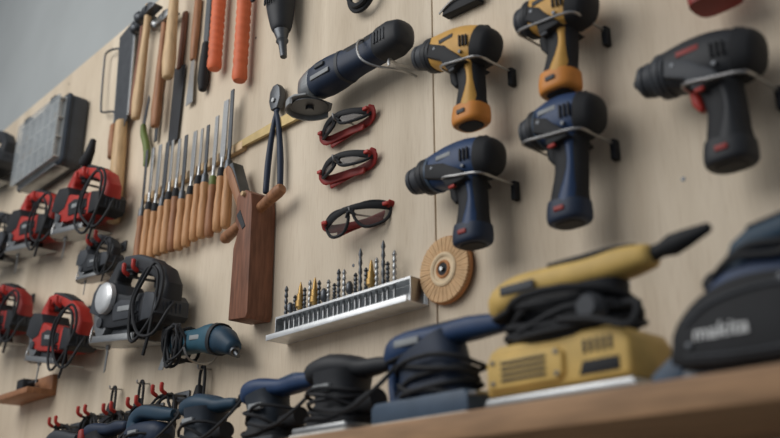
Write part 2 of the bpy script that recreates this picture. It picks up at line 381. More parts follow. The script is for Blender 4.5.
# ------------------------------------------------------------ hammers
def hammer(x,z,L,label,hm='woodm',head='steel',kind='cross',tilt=0,r=.012,y=-.034):
    q=T('hammer',label,'hammer',(x,y,z),'hammers hung by their heads',rot=(0,tilt,0))
    q.part('handle',loft([(0,0,0),(0,0,.05),(0,0,.11),(0,0,L*.55),(0,0,L*.8),(0,0,L)],[(r*.95,r*.8),(r*1.25,r*1.0),(r*1.05,r*.9),(r*.9,r*.8),(r*.72,r*.68),(r*.8,r*.7)],16,2.2,Y,'round',.4,smooth=2),hm)
    if kind=='mallet': h=q.part('head',rod((-.05,0,L),(.05,0,L),[(0,.026),(.04,.03),(.2,.03),(.24,.027),(.76,.027),(.8,.03),(.96,.03),(1,.026)],22),head)
    else: h=q.part('head',[rod((-.060,0,L),(.012,0,L),[(0,.016),(.05,.020),(.22,.020),(.32,.014),(.6,.014),(.7,.019),(1,.019)],18),
        prism([(.008,L+.017),(.03,L+.015),(.062,L-.004),(.062,L-.010),(.03,L-.013),(.008,L-.017)],-.015,.015,.003,2)],head)
    q.part('wedge_cap',rod((0,0,L+.014),(0,0,L+.023),[(0,r*.8),(1,r*.75)],12),hm,parent=h)
    return q
hammer(-2.335,2.587,.315,'steel hammer with reddish wooden handle','wooddk','darksteel',tilt=1,r=.013)
hammer(-2.262,2.541,.350,'hammer with thick pale brown wooden handle','woodl','darksteel',tilt=2,r=.015,y=-.06)
hammer(-2.190,2.499,.350,'cross peen hammer with brown wooden handle','woodm','steel',tilt=0,r=.014)
hammer(-2.110,2.616,.36,'mallet with light wooden handle and dark head','woodl','wooddk','mallet',tilt=-1,r=.018,y=-.05)
q=T('pull_saw','narrow black saw blade hanging behind hammers','hand saw',(-2.125,-.008,2.426))
q.part('blade',prism([(-.028,0),(.024,.01),(.034,.24),(-.026,.25)],-.0015,.0015,.0004,1),'black')
q.part('handle',loft([(0,0,.24),(.004,0,.32),(.006,0,.42)],[(.012,.007),(.014,.007),(.012,.007)],14,2.2,Y,'round'),'wooddk')
q=T('paint_scraper','flat steel scraper with dark wooden handle','scraper',(-2.045,-.012,2.52))
q.part('handle',loft([(0,0,.14),(.002,0,.22),(.004,0,.33)],[(.010,.008),(.014,.010),(.012,.010)],14,2.2,Y,'round'),'woodm')
q.part('blade',prism([(-.018,0),(.018,.0),(.010,.12),(.006,.15),(-.006,.15),(-.010,.12)],-.001,.001,.0003,1),'steel')
q=T('flat_file','long dark steel file with slim wooden handle','file',(-2.225,-.010,2.47))
q.part('handle',loft([(0,0,.16),(.0,0,.22),(.0,0,.30)],[(.008,.007),(.011,.009),(.009,.008)],14,2.2,Y,'round'),'woodh')
q.part('blade',prism([(-.007,0),(.007,.0),(.009,.14),(.004,.17),(-.004,.17),(-.009,.14)],-.002,.002,.0006,1),'darksteel')
q=T('wood_rasp','long rasp with black rubber handle hanging down','file',(-1.972,-.016,2.535))
q.part('handle',loft([(0,0,0),(0,0,.03),(0,0,.09),(0,0,.14)],[.011,.0155,.0135,.010],14,2.2,Y,'round'),'rubber')
q.part('blade',prism([(-.006,.13),(-.012,.16),(-.012,.40),(.012,.40),(.012,.16),(.006,.13)],-.003,.003,.001,1),'darksteel')
for x,z,l in ((-1.895,2.558,.26),(-1.768,2.472,.30)):
    q=T('pry_hammer','tool with ribbed orange rubber handle hanging down','hammer',(x,-.03,z),'orange handled hammers')
    rr=[(0,.015),(.03,.0195),(.1,.019)]
    for k in range(8): rr+=[(.15+k*.08,.0172),(.17+k*.08,.0190),(.2+k*.08,.0190)]
    rr+=[(.9,.018),(1,.014)]
    q.part('handle',rod((0,0,0),(0,0,l),rr,18),'orange')
    q.part('shaft',rod((0,0,l-.005),(0,0,l+.12),[(0,.009),(1,.009)],12),'steel')
    q.part('head',[rod((-.045,0,l+.125),(.02,0,l+.125),[(0,.013),(.06,.016),(.3,.016),(.4,.012),(.7,.012),(.8,.015),(1,.015)],16),
        prism([(.015,l+.14),(.045,l+.135),(.060,l+.11),(.04,l+.115),(.015,l+.11)],-.013,.013,.003,2)],'darksteel')
# black hot-air tool
q=T('heat_tool','black handheld tool with tapered nozzle pointing down','power tool',(-1.575,-.045,2.53))
q.part('body',loft([(-.012,0,.17),(-.010,0,.12),(-.006,0,.06),(0,0,.01),(.002,0,-.005)],[(.036,.034),(.038,.035),(.034,.032),(.026,.026),(.022,.022)],20,2.3,Y,'round',.5,smooth=3),'black')
q.part('nozzle',rod((.002,0,-.01),(.016,0,-.085),[(0,.019),(.3,.013),(.4,.015),(.5,.010),(1,.008)],16),'darksteel')
q.part('vent_slots',[box((-.02+.009*i,-.036,.07),(.004,.004,.03),.001) for i in range(4)],'rubber')
q.part('power_cord',tube([(-.02,0,.18),(-.06,0,.19),(-.125,0,.14),(-.13,0,.16),(-.10,.0,.24)],.0045,6),'rubber')
q=T('cable_loop','black looped cable hanging from a small hook','cable',(-1.31,-.02,2.50))
q.part('cord',[torus((0,0,.01),'y',.042,.006,30,8,.045),torus((.004,-.010,.016),'y',.038,.006,30,8,.045)],'rubber')
q.part('hook',tube([(0,.02,.06),(0,-.01,.058),(0,-.026,.06),(0,-.03,.072)],.003,4),'zinc')
q=T('small_clamp','small black spring clamp with metal jaw','clamp',(-1.03,-.012,2.34))
q.part('jaw',prism([(-.04,-.006),(.05,-.014),(.055,.004),(.0,.014),(-.035,.012)],-.010,.012,.003),'rubber')
q.part('spring_wire',tube([(-.045,-.011,.0),(.0,-.014,.012),(.055,-.011,-.002),(.06,0,-.01),(.05,.008,-.008)],.0022,5),'zinc')
q=T('cordless_drill','dark red tool partly seen with red base','power tool',(-.512,-.055,2.150))
q.part('handle',loft([(0,0,.06),(.0,0,.0),(.003,0,-.05)],[(.026,.02),(.022,.018),(.024,.02)],16,2.4,Y),'darkred')
q.part('battery',loft([(.003,0,-.04),(.003,0,-.055),(.003,0,-.076)],[(.028,.024),(.036,.03),(.034,.028)],20,3.5,Y),'darkred')
q.part('motor_housing',loft([(-.07,0,.085),(0,0,.085),(.06,0,.08)],[(.026,.024),(.032,.028),(.028,.026)],18,2.3,Y,'round'),'darkred')
# ------------------------------------------------------------ pincers
q=T('long_pincers','steel pincers with long dark navy handles','pliers',(-1.618,-.017,2.14))
q.part('jaw',prism([(-.022,.225),(-.019,.250),(-.008,.263),(.008,.263),(.019,.250),(.022,.225),(.012,.200),(-.012,.200)],-.009,.009,.003),'darksteel')
q.part('pivot_pin',cyl((.0,-.013,.222),(.0,.012,.222),.006),'steel')
for sg in(-1,1):
    q.part('handle',loft([(sg*-.005,.0,.205),(sg*.009,0,.165),(sg*.019,0,.11),(sg*.025,0,.06),(sg*.028,0,.0)],[(.006,.005),(.0065,.006),(.0072,.007),(.0078,.0075),(.007,.007)],12,2,Y,'round',smooth=3),'deepnavy')
# ------------------------------------------------------------ wooden plane
q=T('wooden_hand_plane','dark brown tapered wooden hand plane hung nose up','hand plane',(-1.655,-.010,2.005),rot=(0,0,0))
q.part('plane_body',prism([(-.038,-.165),(.030,-.172),(.036,-.16),(.032,.08),(.026,.115),(.003,.130),(-.024,.130),(-.031,.12),(-.033,.06),(-.018,.04),(-.035,.0)],-.058,.008,.004,2),'wooddk')
q.part('wedge',prism([(-.108,.210),(-.084,.214),(-.022,.10),(-.002,.045),(-.018,.03),(-.038,.085)],-.046,-.014,.003,2,smooth=3),'woodm')
q.part('plane_iron',prism([(-.098,.228),(-.084,.230),(-.016,.085),(-.030,.078)],-.043,-.012,.001,1),'darksteel')
q.part('peg_handle',rod((-.115,-.034,.045),(-.028,-.034,.07),[(0,.010),(.1,.014),(.8,.012),(1,.012)],16),'woodm')
q.part('peg_handle',rod((.028,-.034,.083),(.112,-.034,.108),[(0,.012),(.2,.012),(.8,.0145),(.95,.013),(1,.010)],16),'woodm')
q.part('iron_mouth',prism([(-.027,.075),(.0,.035),(.012,.04),(-.013,.085)],-.0595,-.054,.001,1),'black')
solo('hanging_peg','round wooden peg under the hand plane','peg',(-1.655,0,2.125),cyl((0,-.075,0),(0,0,0),.006),'woodl')
# ------------------------------------------------------------ safety glasses
def glasses(loc,rot,frame,temple,lens,label,sc=.88,sport=False,accent='red'):
    q=T('safety_glasses',label,'glasses',loc,'safety glasses on the wall',rot=rot,sc=sc)
    wr=lambda a:.030*(abs(a)/.08)**2
    q.part('brow_bar',loft([(a,wr(a),.018-.012*(abs(a)/.08)**2) for a in (-.082,-.065,-.04,-.015,0,.015,.04,.065,.082)],[(.009,.005),(.0085,.0045),(.008,.004),(.007,.004),(.006,.004),(.007,.004),(.008,.004),(.0085,.0045),(.009,.005)],12,2.4,Y,'round',smooth=2),frame)
    for sg in(-1,1):
        if sport: base=[(.008,-.006),(.010,.016),(.045,.022),(.076,.014),(.081,-.004),(.064,-.026),(.028,-.030)]
        else: base=[(.006,-.000),(.010,.013),(.045,.016),(.077,.008),(.080,.002),(.060,-.008),(.026,-.010)]
        pts=[V((sg*p.x,wr(p.x),p.z)) for p in cat([(a,0,b) for a,b in base],4,True)]
        rim=q.part('rim',loft(pts,[.0036]*len(pts),n=8,closed=True),frame)
        vs=[p.copy() for p in pts]; vs.append(V((sg*.045,wr(.045)-.002,.002))); c=len(vs)-1
        q.part('lens',[(vs,[(i,(i+1)%c,c) for i in range(c)])],lens,parent=rim)
        yy=.036 if sg>0 else .029
        dz=0 if sport else -.004
        k=1. if sport else 1.25
        q.part('temple',loft([(sg*.080,.024,.010),(sg*.084,.032,.006),(sg*.068,yy+.004,-.004+dz),(sg*.02,yy,-.010+dz),(sg*-.03,yy,-.014+dz),(sg*-.058,yy,-.020+dz)],[(.009*k,.004),(.010*k,.004),(.0095*k,.003),(.0080*k,.003),(.008*k,.003),(.006*k,.003)],12,2.4,Y,'round',smooth=3),temple)
    for sg in(-1,1): q.part('hinge_accent',box((sg*.077,.020,.010),(.014,.012,.008),.002),accent)
    q.part('nose_bridge',tube([(-.011,0,.0),(0,-.004,.010),(.011,0,.0)],.0038,5),frame)
    solo('glasses_hook','small zinc hook holding safety glasses','hook',(loc[0],0,loc[2]+.012),tube([(0,0,0),(0,-.03,-.004),(0,-.05,-.006),(0,-.056,.006)],.002,4),'zinc','glasses hooks')
glasses((-1.358,-.045,2.203),(0,-3,2),'rubber','darkred','lens','compact folded red and black safety glasses',.92)
glasses((-1.355,-.045,2.108),(0,0,2),'rubber','darkred','lens','compact folded black safety glasses with dark lenses',.94)
glasses((-1.300,-.050,1.978),(8,-6,18),'rubber','darkred','clearlens','black wraparound safety glasses with red accents facing out',.92,True)
# ------------------------------------------------------------ router bit tray
q=T('bit_tray','slim pale aluminium tray rack for router bits','tray',(-1.350,0,1.774),rot=(0,0,0))
q.part('tray_base',[box((0,-.028,.002),(.424,.056,.003),.001),box((0,-.055,.006),(.424,.003,.012),.001),box((0,-.002,.028),(.424,.003,.056),.001)],'alu')
q.part('bit_plate',[box((0,-.022,.050),(.410,.034,.002),.0006),box((0,-.038,.049),(.410,.0015,.005),.0005)],'alu')
for sx in(-.204,.204): q.part('end_bracket',box((sx,-.022,.026),(.002,.034,.050),.0006),'steel')
for i in range(22):
    x=-1.540+.0160*i+random.uniform(-.002,.002); h=random.uniform(.035,.08); k=[0,3,2,1,0,4,1,2,3,4,0,2,4,3,0,2,0,1,4,0,2,4][i]
    if i in(15,19): h=.09
    lb=['steel fluted drill bit in the rack','brass coloured cone bit in the rack','slim dark twist bit in the rack','short round router bit in the rack','grey straight router bit in the rack'][k]
    q=T('router_bit',lb,'drill bit',(x,-.024,1.778),'router bits in the tray')
    q.part('shank',rod((0,0,0),(0,0,.056),[(0,.0028),(1,.0028)],10),'steel')
    if k==1: q.part('cutter',rod((0,0,.054),(0,0,.054+max(h,.05)*.8),[(0,.004),(.1,.010),(.3,.010),(.32,.0078),(.55,.0075),(.57,.0052),(.8,.004),(1,.001)],14),'brass')
    elif k==3: q.part('cutter',rod((0,0,.054),(0,0,.05+h*.6),[(0,.003),(.2,.0072),(.7,.0075),(.9,.005),(1,.003)],12),'darksteel')
    else:
        a=rod((0,0,.054),(0,0,.05+h),[(j/14,.0035+.0011*math.sin(j*2.2)) for j in range(14)]+[(1,.001)],10)
        q.part('cutter',a,'darksteel' if k!=4 else 'steel')
# ------------------------------------------------------------ sanding disc
q=T('sanding_disc','tan fibre sanding wheel with cream ring and dark hole','sanding disc',(-1.084,-.012,1.828))
pr=[]
for i in range(60):
    mt=Matrix.Rotation(-2*math.pi*i/60,4,'Y')
    pr.append(xf(prism([(.028,-.0014),(.058,-.0029),(.060,0),(.058,.0029),(.028,.0014)],-.006+.0006*(i%2),.002,.0006,1),mt))
q.part('fibre_ring',pr,'tan')
q.part('backing',rod((0,-.003,0),(0,.007,0),[(0,.058),(.3,.0615),(.8,.0615),(1,.059)],48),'rim')
q.part('hub',[torus((0,-.004,0),'y',.027,.005,40,8),rod((0,-.006,0),(0,.002,0),[(0,.023),(1,.025)],36)],'cream')
q.part('hub_ring',torus((0,-.006,0),'y',.014,.003,32,8),'rim')
q.part('centre_hole',rod((0,-.0072,0),(0,.001,0),[(0,.0115),(1,.0115)],20),'rubber')
q.part('hanging_screw',cyl((0,-.012,0),(0,.012,0),.004),'steel')
# ------------------------------------------------------------ jigsaws / corded tools
SEED=[3]
def prong(X,Z,d,c='red',s=1.):
    h=T('prong_hook','two-prong hook with red tips on the plywood','hook',(X,0,Z),'tool hooks on the wall')
    for dx in(-.02*s,.03*s):
        p=h.part('prong',tube([(dx,0,0),(dx,-.03*s,-.002),(dx,-d-.014*s,-.002),(dx,-d-.030*s,.008*s),(dx,-d-.030*s,.018*s)],.0038*s,4,8,cap='round'),'darksteel')
        h.part('prong_tip',tube([(dx,-d-.018*s,.000),(dx,-d-.030*s,.008*s),(dx,-d-.031*s,.026*s)],.0060*s,4,8,cap='round'),c,parent=p)
    h.part('back_plate',box((.005,-.003,0),(.08*s,.006,.03*s),.002),'darksteel')
def jigsaw(X,Z,label,bm,accent='rubber',s=1.,knob=False,d=.07,cord=1,name='jigsaw',grp='corded jigsaws on the wall',hook=True,ry=0):
    q=T(name,label,'jigsaw',(X,-d,Z),grp,rot=(0,ry,0),sc=(s*1.06,s,s*.97))
    q.part('base_plate',[prism([(-.140,-.022),(-.110,-.038),(.085,-.038),(.085,.038),(-.110,.038),(-.140,.022)],-.002,.001,.0005,1,'xy'),
        box((-.012,-.037,.006),(.175,.002,.013),.0008)],'steel')
    q.part('foot_bracket',prism([(-.06,.0),(.03,.0),(.015,.03),(-.045,.03)],-.022,.022,.003,2),'darksteel')
    body=q.part('motor_housing',prism([(-.090,.032),(-.03,.026),(.05,.028),(.098,.034),(.110,.046),(.106,.084),(.092,.094),(.02,.092),(-.02,.100),(-.090,.112)],-.036,.036,.006,2),bm)
    q.part('rear_cap',prism([(.088,.034),(.130,.038),(.142,.048),(.138,.078),(.124,.090),(.088,.094)],-.0375,.0375,.005,2),accent)
    q.part('rear_vents',[box((.1405,-.018+.009*i,.063),(.003,.004,.020),.0008) for i in range(5)],'charcoal')
    q.part('gear_head',prism([(-.118,.092),(-.122,.060),(-.112,.028),(-.095,.010),(-.072,.008),(-.060,.026),(-.062,.085),(-.080,.100)],-.032,.032,.004,2),'steel')
    q.part('nose_cover',prism([(-.128,.108),(-.134,.066),(-.088,.054),(-.052,.066),(-.038,.102),(-.056,.126),(-.108,.128)],-.0385,.0385,.005,2),accent)
    q.part('body_panel',prism([(-.02,.040),(.055,.042),(.078,.054),(.074,.076),(.0,.084),(-.032,.074)],-.0390,-.033,.003,2),accent,parent=body)
    # slanted closed D handle: high at the nose, sloping down to the rear
    hd=q.part('handle',loft([(-.088,0,.105),(-.090,0,.140),(-.072,0,.166),(-.04,0,.172),(.0,0,.168),(.060,0,.152),(.104,0,.132),(.122,0,.108),(.116,0,.075)],[(.024,.025),(.0185,.020),(.0160,.019),(.0150,.018),(.0150,.017),(.0155,.018),(.0165,.019),(.018,.020),(.022,.025)],22,4.0,Y),bm)
    q.part('grip_pad',loft([(-.055,0,.183),(0,0,.180),(.062,0,.163)],[(.006,.0165),(.0068,.0175),(.006,.0165)],16,3.2,Y,'round'),accent,parent=hd)
    q.part('inner_grip',loft([(-.050,0,.158),(0,0,.156),(.055,0,.140)],[(.005,.014),(.006,.0145),(.005,.014)],14,3.,Y,'round'),accent,parent=hd)
    q.part('trigger',box((-.044,0,.149),(.030,.014,.014),.003),'rubber',parent=hd)
    q.part('blade_guard',tube([(-.11,-.018,.05),(-.142,-.018,.04),(-.142,-.018,.0),(-.142,.018,.0),(-.142,.018,.04),(-.11,.018,.05)],.0025,4,8),'zinc')
    q.part('plunger',cyl((-.098,0,.015),(-.098,0,-.01),.005,12),'steel')
    q.part('blade',prism([(-.103,.0),(-.094,.0),(-.095,-.055),(-.100,-.06)],-.0008,.0008,0,1),'steel')
    q.part('side_badge',box((.025,-.0392,.064),(.055,.003,.011),.001),'greypl',parent=body)
    q.part('vent_slots',[box((.060+i*.009,-.0362,.040),(.004,.004,.012),.0008) for i in range(3)],'rubber',parent=body)
    q.part('orbit_dial',cyl((-.075,-.031,.040),(-.075,-.040,.040),.011),'charcoal')
    if knob: q.part('dial_cover',rod((-.055,-.038,.090),(-.055,-.054,.090),[(0,.034),(.6,.034),(.8,.031),(1,.024)],28),'alu','round silver side cover')
    if cord:
        SEED[0]+=1; rs=random.Random(SEED[0]*7); j=lambda a:a+rs.uniform(-.012,.012)
        q.part('power_cord',tube([(.136,0,.075),(.152,-.006,.070),(.158,-.020,j(.040)),(.140,-.034,j(.005)),(.100,-.044,j(.010)),(j(.070),-.046,j(.060)),(j(.085),-.044,j(.120)),(.118,-.036,.150),(.142,-.030,j(.125)),(.140,-.034,j(.060)),(j(.105),-.044,j(-.010)),(j(.055),-.044,j(.020)),(j(.060),-.046,j(.090)),(.098,-.040,.140),(.130,-.034,j(.110)),(.132,-.036,j(.020)),(.120,-.036,-.035)],.0034,4,7),'rubber')
    if hook: prong(X,Z+.143*s,d)
    return q
q=jigsaw(-2.51,2.252,'red corded jigsaw with black head and steel base','red',s=1.16,ry=9)
q.part('dust_nozzle',loft([(-.02,-.02,.19),(.0,-.02,.22),(.005,-.02,.25)],[.016,.012,.008],12,2,Y,'round'),'rubber')
jigsaw(-2.89,2.290,'red corded jigsaw hanging beside a case','red',s=1.14,ry=9)
jigsaw(-2.590,1.878,'red and black jigsaw with loose cable','red','black',s=1.12,ry=11)
jigsaw(-2.40,2.092,'small black corded trimmer with loose cable','black','charcoal',s=.70,d=.06,name='trimmer',ry=6)
jigsaw(-2.13,1.862,'large black jigsaw with silver side cover','black','charcoal',s=1.25,knob=True,ry=7)
jigsaw(-3.23,2.325,'dark corded jigsaw with pale base plate','black','charcoal',s=1.05,ry=6)
jigsaw(-3.04,2.010,'dark red jigsaw with pale base plate','darkred',s=1.1,ry=8)
jigsaw(-3.44,2.69,'black corded saw with pale base plate','black','charcoal',s=1.2,cord=False,ry=6)
# case
q=T('organiser_case','clear-lidded grey parts case with dark rim and handle','storage case',(-2.925,-.055,2.685),rot=(0,0,0))
q.part('case_shell',prism(rrect(0,0,.37,.25,.02),-.006,.050,.006),'charcoal')
q.part('side_rim',prism(rrect(0,0,.376,.256,.02),-.018,-.004,.004),'slate')
q.part('tray_insert',prism(rrect(0,0,.345,.232,.012),-.022,-.016,.002),'greypl')
q.part('compartments',[box((-.15+.06*i,-.030,0),(.005,.018,.215),.001) for i in range(6)]+[box((0,-.030,z),(.34,.018,.005),.001) for z in(-.105,-.035,.035,.105)],'white')
rd=random.Random(8)
for i in range(5):
    for z in(-.07,0,.07):
        if rd.random()<.75: q.part('small_parts',box((-.12+.06*i+rd.uniform(-.006,.006),-.026,z-.012),(.036,.010,.030),.004),rd.choice(['darksteel','brass','rubber','steel']))
q.part('lid',prism(rrect(0,0,.350,.236,.015),-.048,-.040,.004),'lid')
q.part('handle',tube([(-.06,0,.12),(-.055,0,.15),(0,0,.158),(.055,0,.15),(.06,0,.12)],.009,5,12),'rubber')
for xx in(-.12,.10): q.part('latch',box((xx,-.03,.120),(.04,.024,.024),.003),'rubber')
q.part('hinge_strip',box((.0,-.0,-.127),(.30,.05,.008),.002),'steel')
# low wooden bracket shelf
q=T('block_rack','small thin wooden block rack on the wall','rack',(-2.86,0,1.82))
q.part('board',box((0,-.045,0),(.27,.09,.018),.003),'woodm')
q.part('back_board',box((0,-.008,.03),(.27,.016,.05),.002),'woodm')
solo('marking_gauge','small black marking gauge on wooden rack','gauge',(-2.84,-.05,1.829),[box((0,0,.02),(.05,.04,.036),.004),cyl((-.06,0,.025),(.08,0,.025),.006)],'rubber')
# teal oscillating tool
q=T('detail_grinder','teal and black corded grinder with wrapped cable','power tool',(-1.82,-.055,1.812),rot=(0,6,0),sc=1.08)
q.part('motor_body',loft([(-.10,0,.0),(-.06,0,.004),(0,0,.006),(.05,0,.006),(.085,0,.002)],[(.022,.022),(.025,.025),(.025,.025),(.032,.028),(.027,.025)],22,2.6,Y,'round',.5,smooth=3),'teal')
q.part('gear_head',loft([(.07,0,.004),(.10,0,-.002),(.128,0,-.016)],[(.031,.028),(.026,.025),(.017,.018)],18,2.3,Y,'round'),'darkteal')
q.part('head_ring',loft([(.066,0,.005),(.078,0,.003)],[(.0335,.030),(.0335,.030)],20,2.3,Y),'black')
q.part('spindle',rod((.120,0,-.014),(.150,0,-.034),[(0,.012),(.6,.011),(.62,.006),(1,.005)],12),'darksteel')
q.part('side_badge',box((.015,-.0255,.008),(.04,.003,.010),.001),'greypl')
q.part('power_cord',[helix((-.06,0,0),.036,.032,-.045,.015,3,.0036,ax='x'),bundle((-.06,-.03,.04),.030,.045,4,.0034,.008,9)],'rubber')
q.part('plug',loft([(-.13,0,-.01),(-.15,0,.015),(-.155,0,.04)],[.009,.013,.010],12,2,Y,'round'),'rubber')
q.part('scraper_blade',prism([(-.17,-.05),(-.15,-.05),(-.13,.0),(-.145,.005)],-.001,.001,0,1),'steel')
solo('tool_hook','steel hook carrying a corded power tool','hook',(-1.82,0,1.787),tube([(0,0,.02),(0,-.03,-.018),(0,-.08,-.016),(0,-.098,.01)],.003,4),'zinc','tool hooks on the wall')
# ------------------------------------------------------------ sanders on shelf
ZS=1.523
def palm(X,label,bm,s=1.,pad='charcoal',y=-.2,stripe=None,redcord=False,turns=3,style='dome',low='black'):
    q=T('palm_sander',label,'sander',(X,y,ZS),'palm sanders on the shelf',sc=(s*1.03,s,s*.95))
    q.part('sanding_pad',prism(rrect(0,0,.120,.096,.006),0,.008,.002,2,'xy'),pad)
    q.part('base_plate',prism(rrect(0,0,.114,.090,.006),.008,.017,.002,2,'xy'),'steel' if pad=='white' else 'charcoal')
    q.part('dust_skirt',loft([(0,0,.016),(0,0,.026),(0,0,.038)],[(.048,.042),(.045,.039),(.037,.034)],28,4,Y),'rubber')
    if style=='dome':
        b=q.part('lower_body',loft([(0,0,.032),(-.001,0,.050),(-.002,0,.074),(-.002,0,.096)],[(.038,.035),(.037,.033),(.038,.033),(.043,.035)],28,2.8,Y,smooth=3),low)
        g=q.part('palm_grip',loft([(-.056,0,.094),(-.045,0,.100),(-.01,0,.104),(.022,0,.101),(.045,0,.096),(.075,0,.096),(.092,0,.095)],[(.012,.022),(.018,.031),(.020,.034),(.017,.028),(.013,.020),(.011,.014),(.009,.010)],28,2.5,Y,'round',.6,smooth=3),bm)
        q.part('grip_pad',loft([(-.045,0,.112),(-.01,0,.117),(.03,0,.110)],[(.006,.021),(.008,.025),(.006,.017)],20,2.3,Y,'round',.5),stripe or 'rubber',parent=g)
    elif style=='inline':
        b=q.part('lower_body',loft([(-.01,0,.032),(-.012,0,.055),(-.018,0,.078),(-.022,0,.096)],[(.036,.034),(.033,.031),(.033,.031),(.036,.033)],28,2.8,Y,smooth=3),low)
        g=q.part('palm_grip',loft([(-.064,0,.092),(-.050,0,.102),(-.025,0,.106),(.005,0,.104),(.035,0,.102),(.070,0,.105),(.100,0,.104)],[(.013,.023),(.019,.031),(.018,.031),(.015,.025),(.013,.020),(.0140,.019),(.011,.014)],28,2.8,Y,'round',.6,smooth=3),bm)
        q.part('grip_pad',loft([(.025,0,.113),(.06,0,.117),(.092,0,.114)],[(.005,.014),(.005,.015),(.004,.011)],20,2.4,Y,'round',.4),stripe or 'rubber',parent=g)
    else:
        b=q.part('lower_body',loft([(-.062,0,.060),(-.045,0,.064),(.0,0,.066),(.045,0,.064),(.060,0,.062)],[(.020,.022),(.029,.031),(.030,.032),(.027,.029),(.020,.022)],26,2.8,Y,'round',.5,smooth=3),low)
        g=q.part('palm_grip',loft([(-.050,0,.080),(-.048,0,.104),(-.020,0,.116),(.020,0,.112),(.060,0,.104),(.095,0,.100)],[(.020,.022),(.017,.021),(.015,.022),(.015,.021),(.014,.018),(.010,.012)],24,3.,Y,smooth=3),bm)
        q.part('grip_pad',loft([(-.02,0,.128),(.02,0,.125),(.055,0,.117)],[(.005,.016),(.005,.016),(.004,.012)],20,2.4,Y,'round',.4),stripe or 'rubber',parent=g)
    q.part('front_badge',box((-.005,-.0345,.070),(.034,.006,.011),.001),'greypl',parent=b)
    q.part('power_switch',box((-.058,0,.100),(.010,.02,.012),.003),'darkred',parent=g)
    q.part('dust_port',rod((.030,-.005,.042),(.080,-.008,.048),[(0,.012),(.6,.013),(.65,.015),(1,.015)],16),'rubber')
    q.part('cord_sleeve',tube([(.094,0,.098),(.106,0,.099),(.114,-.005,.104)],.0055,4,10,cap='round'),'rubber')
    q.part('power_cord',[helix((0,0,0),.050,.043,.032,.064,turns,.0030,.006,wav=.010),
        tube([(.114,-.005,.104),(.122,-.012,.092),(.108,-.035,.058),(.06,-.048,.030),(.0,-.050,.040)],.0030,5,7)],'rubber')
    if redcord: q.part('plug',loft([(-.05,-.03,.07),(-.055,-.03,.105)],[.012,.009],12,2,Y,'round'),'darkred')
    return q
palm(-1.315,'navy sander with forward grip and loose cable','navy',1.06,y=-.20,stripe='bluegrey',style='inline',low='slate')
palm(-1.535,'dark teal palm sander with wrapped black cable','darkteal',1.04,y=-.20,stripe='navy',low='slate')
palm(-1.75,'dark teal barrel sander with rear grip and cable','darkteal',1.02,y=-.20,style='barrel',low='deepnavy')
palm(-1.125,'black palm sander on a white pad','black',1.14,'white',y=-.205,stripe='charcoal',turns=5)
palm(-1.97,'navy palm sander with red plug and looped cable','deepnavy',.98,y=-.19,redcord=True,style='inline')
palm(-2.20,'dark barrel sander with rear grip and cable bundle','charcoal',.96,y=-.19,style='barrel')
palm(-2.46,'navy palm sander with cable bundle','deepnavy',.95,y=-.19)
palm(-2.72,'black sander with forward grip and loose cable','black',.95,y=-.19,style='inline')
for i,(x,z) in enumerate(((-1.98,1.715),(-2.10,1.70),(-2.23,1.70),(-2.38,1.71),(-2.56,1.70))):
    prong(x,z,.045,'red',.85)
    solo('cable_bundle','black power cable skein hung on red-tipped hook','cable',(x+.005,-.045,z+.004),bundle((0,0,0),.045,.080,5,.0036,.014,20+i),'rubber','hanging cable skeins')
for x,z in((-1.870,1.735),(-2.16,1.74),(-2.31,1.745)):
    q=T('power_plug','black power plug hanging by its cable from a hook','plug',(x,-.022,z),'hanging power plugs')
    q.part('plug_body',loft([(0,0,-.070),(0,0,-.058),(0,0,-.03),(0,0,-.01)],[(.012,.010),(.016,.013),(.013,.011),(.007,.007)],14,2.8,Y,'round'),'rubber')
    q.part('cord',tube([(0,0,-.012),(.002,0,.02),(.012,0,.035),(.022,0,.02),(.022,0,-.05),(.03,0,-.12)],.0036,5),'rubber')
    for k in(-.005,.005): q.part('prong',cyl((k,0,-.070),(k,0,-.090),.002,8),'steel')
    q.part('hook',tube([(.012,.022,.030),(.012,.0,.028),(.012,-.012,.028),(.012,-.014,.036)],.002,4),'zinc')
# blue orbital sheet sander
q=T('sheet_sander','wide dark blue orbital sheet sander with long handle','sander',(-.915,-.205,ZS))
q.part('sanding_pad',prism(rrect(0,0,.190,.092,.006),0,.008,.002,2,'xy'),'white')
q.part('platen',prism([(-.095,.008),(.095,.008),(.095,.030),(.087,.037),(-.087,.037),(-.095,.030)],-.044,.044,.004),'bluegrey')
q.part('lower_body',loft([(-.005,0,.034),(-.005,0,.055),(-.008,0,.085),(-.018,0,.112)],[(.072,.037),(.062,.034),(.056,.033),(.058,.032)],26,3.,Y,smooth=3),'deepnavy')
h=q.part('handle',loft([(-.086,0,.104),(-.070,0,.114),(-.035,0,.121),(.015,0,.125),(.07,0,.127),(.125,0,.125)],[(.015,.024),(.023,.030),(.021,.028),(.015,.022),(.0160,.021),(.012,.014)],26,2.8,Y,'round',.6,smooth=3),'navy')
q.part('grip_pad',loft([(-.055,0,.136),(0,0,.138),(.07,0,.139)],[(.006,.020),(.006,.017),(.005,.013)],16,2.4,Y,'round'),'slate',parent=h)
q.part('handle_seam',loft([(-.080,0,.098),(-.03,0,.105),(.03,0,.112)],[(.005,.028),(.005,.030),(.003,.022)],20,2.6,Y,'round',.4),'rubber',parent=h)
q.part('side_badge',box((-.035,-.0290,.120),(.05,.004,.010),.001),'greypl',parent=h)
q.part('front_post',loft([(-.076,0,.040),(-.082,0,.070),(-.074,0,.100)],[(.010,.020),(.009,.018),(.012,.022)],16,3,Y,smooth=3),'navy')
q.part('clamp_lever',tube([(.095,-.04,.03),(.11,-.045,.028),(.112,.0,.030),(.11,.045,.028),(.095,.04,.03)],.003,4),'steel')
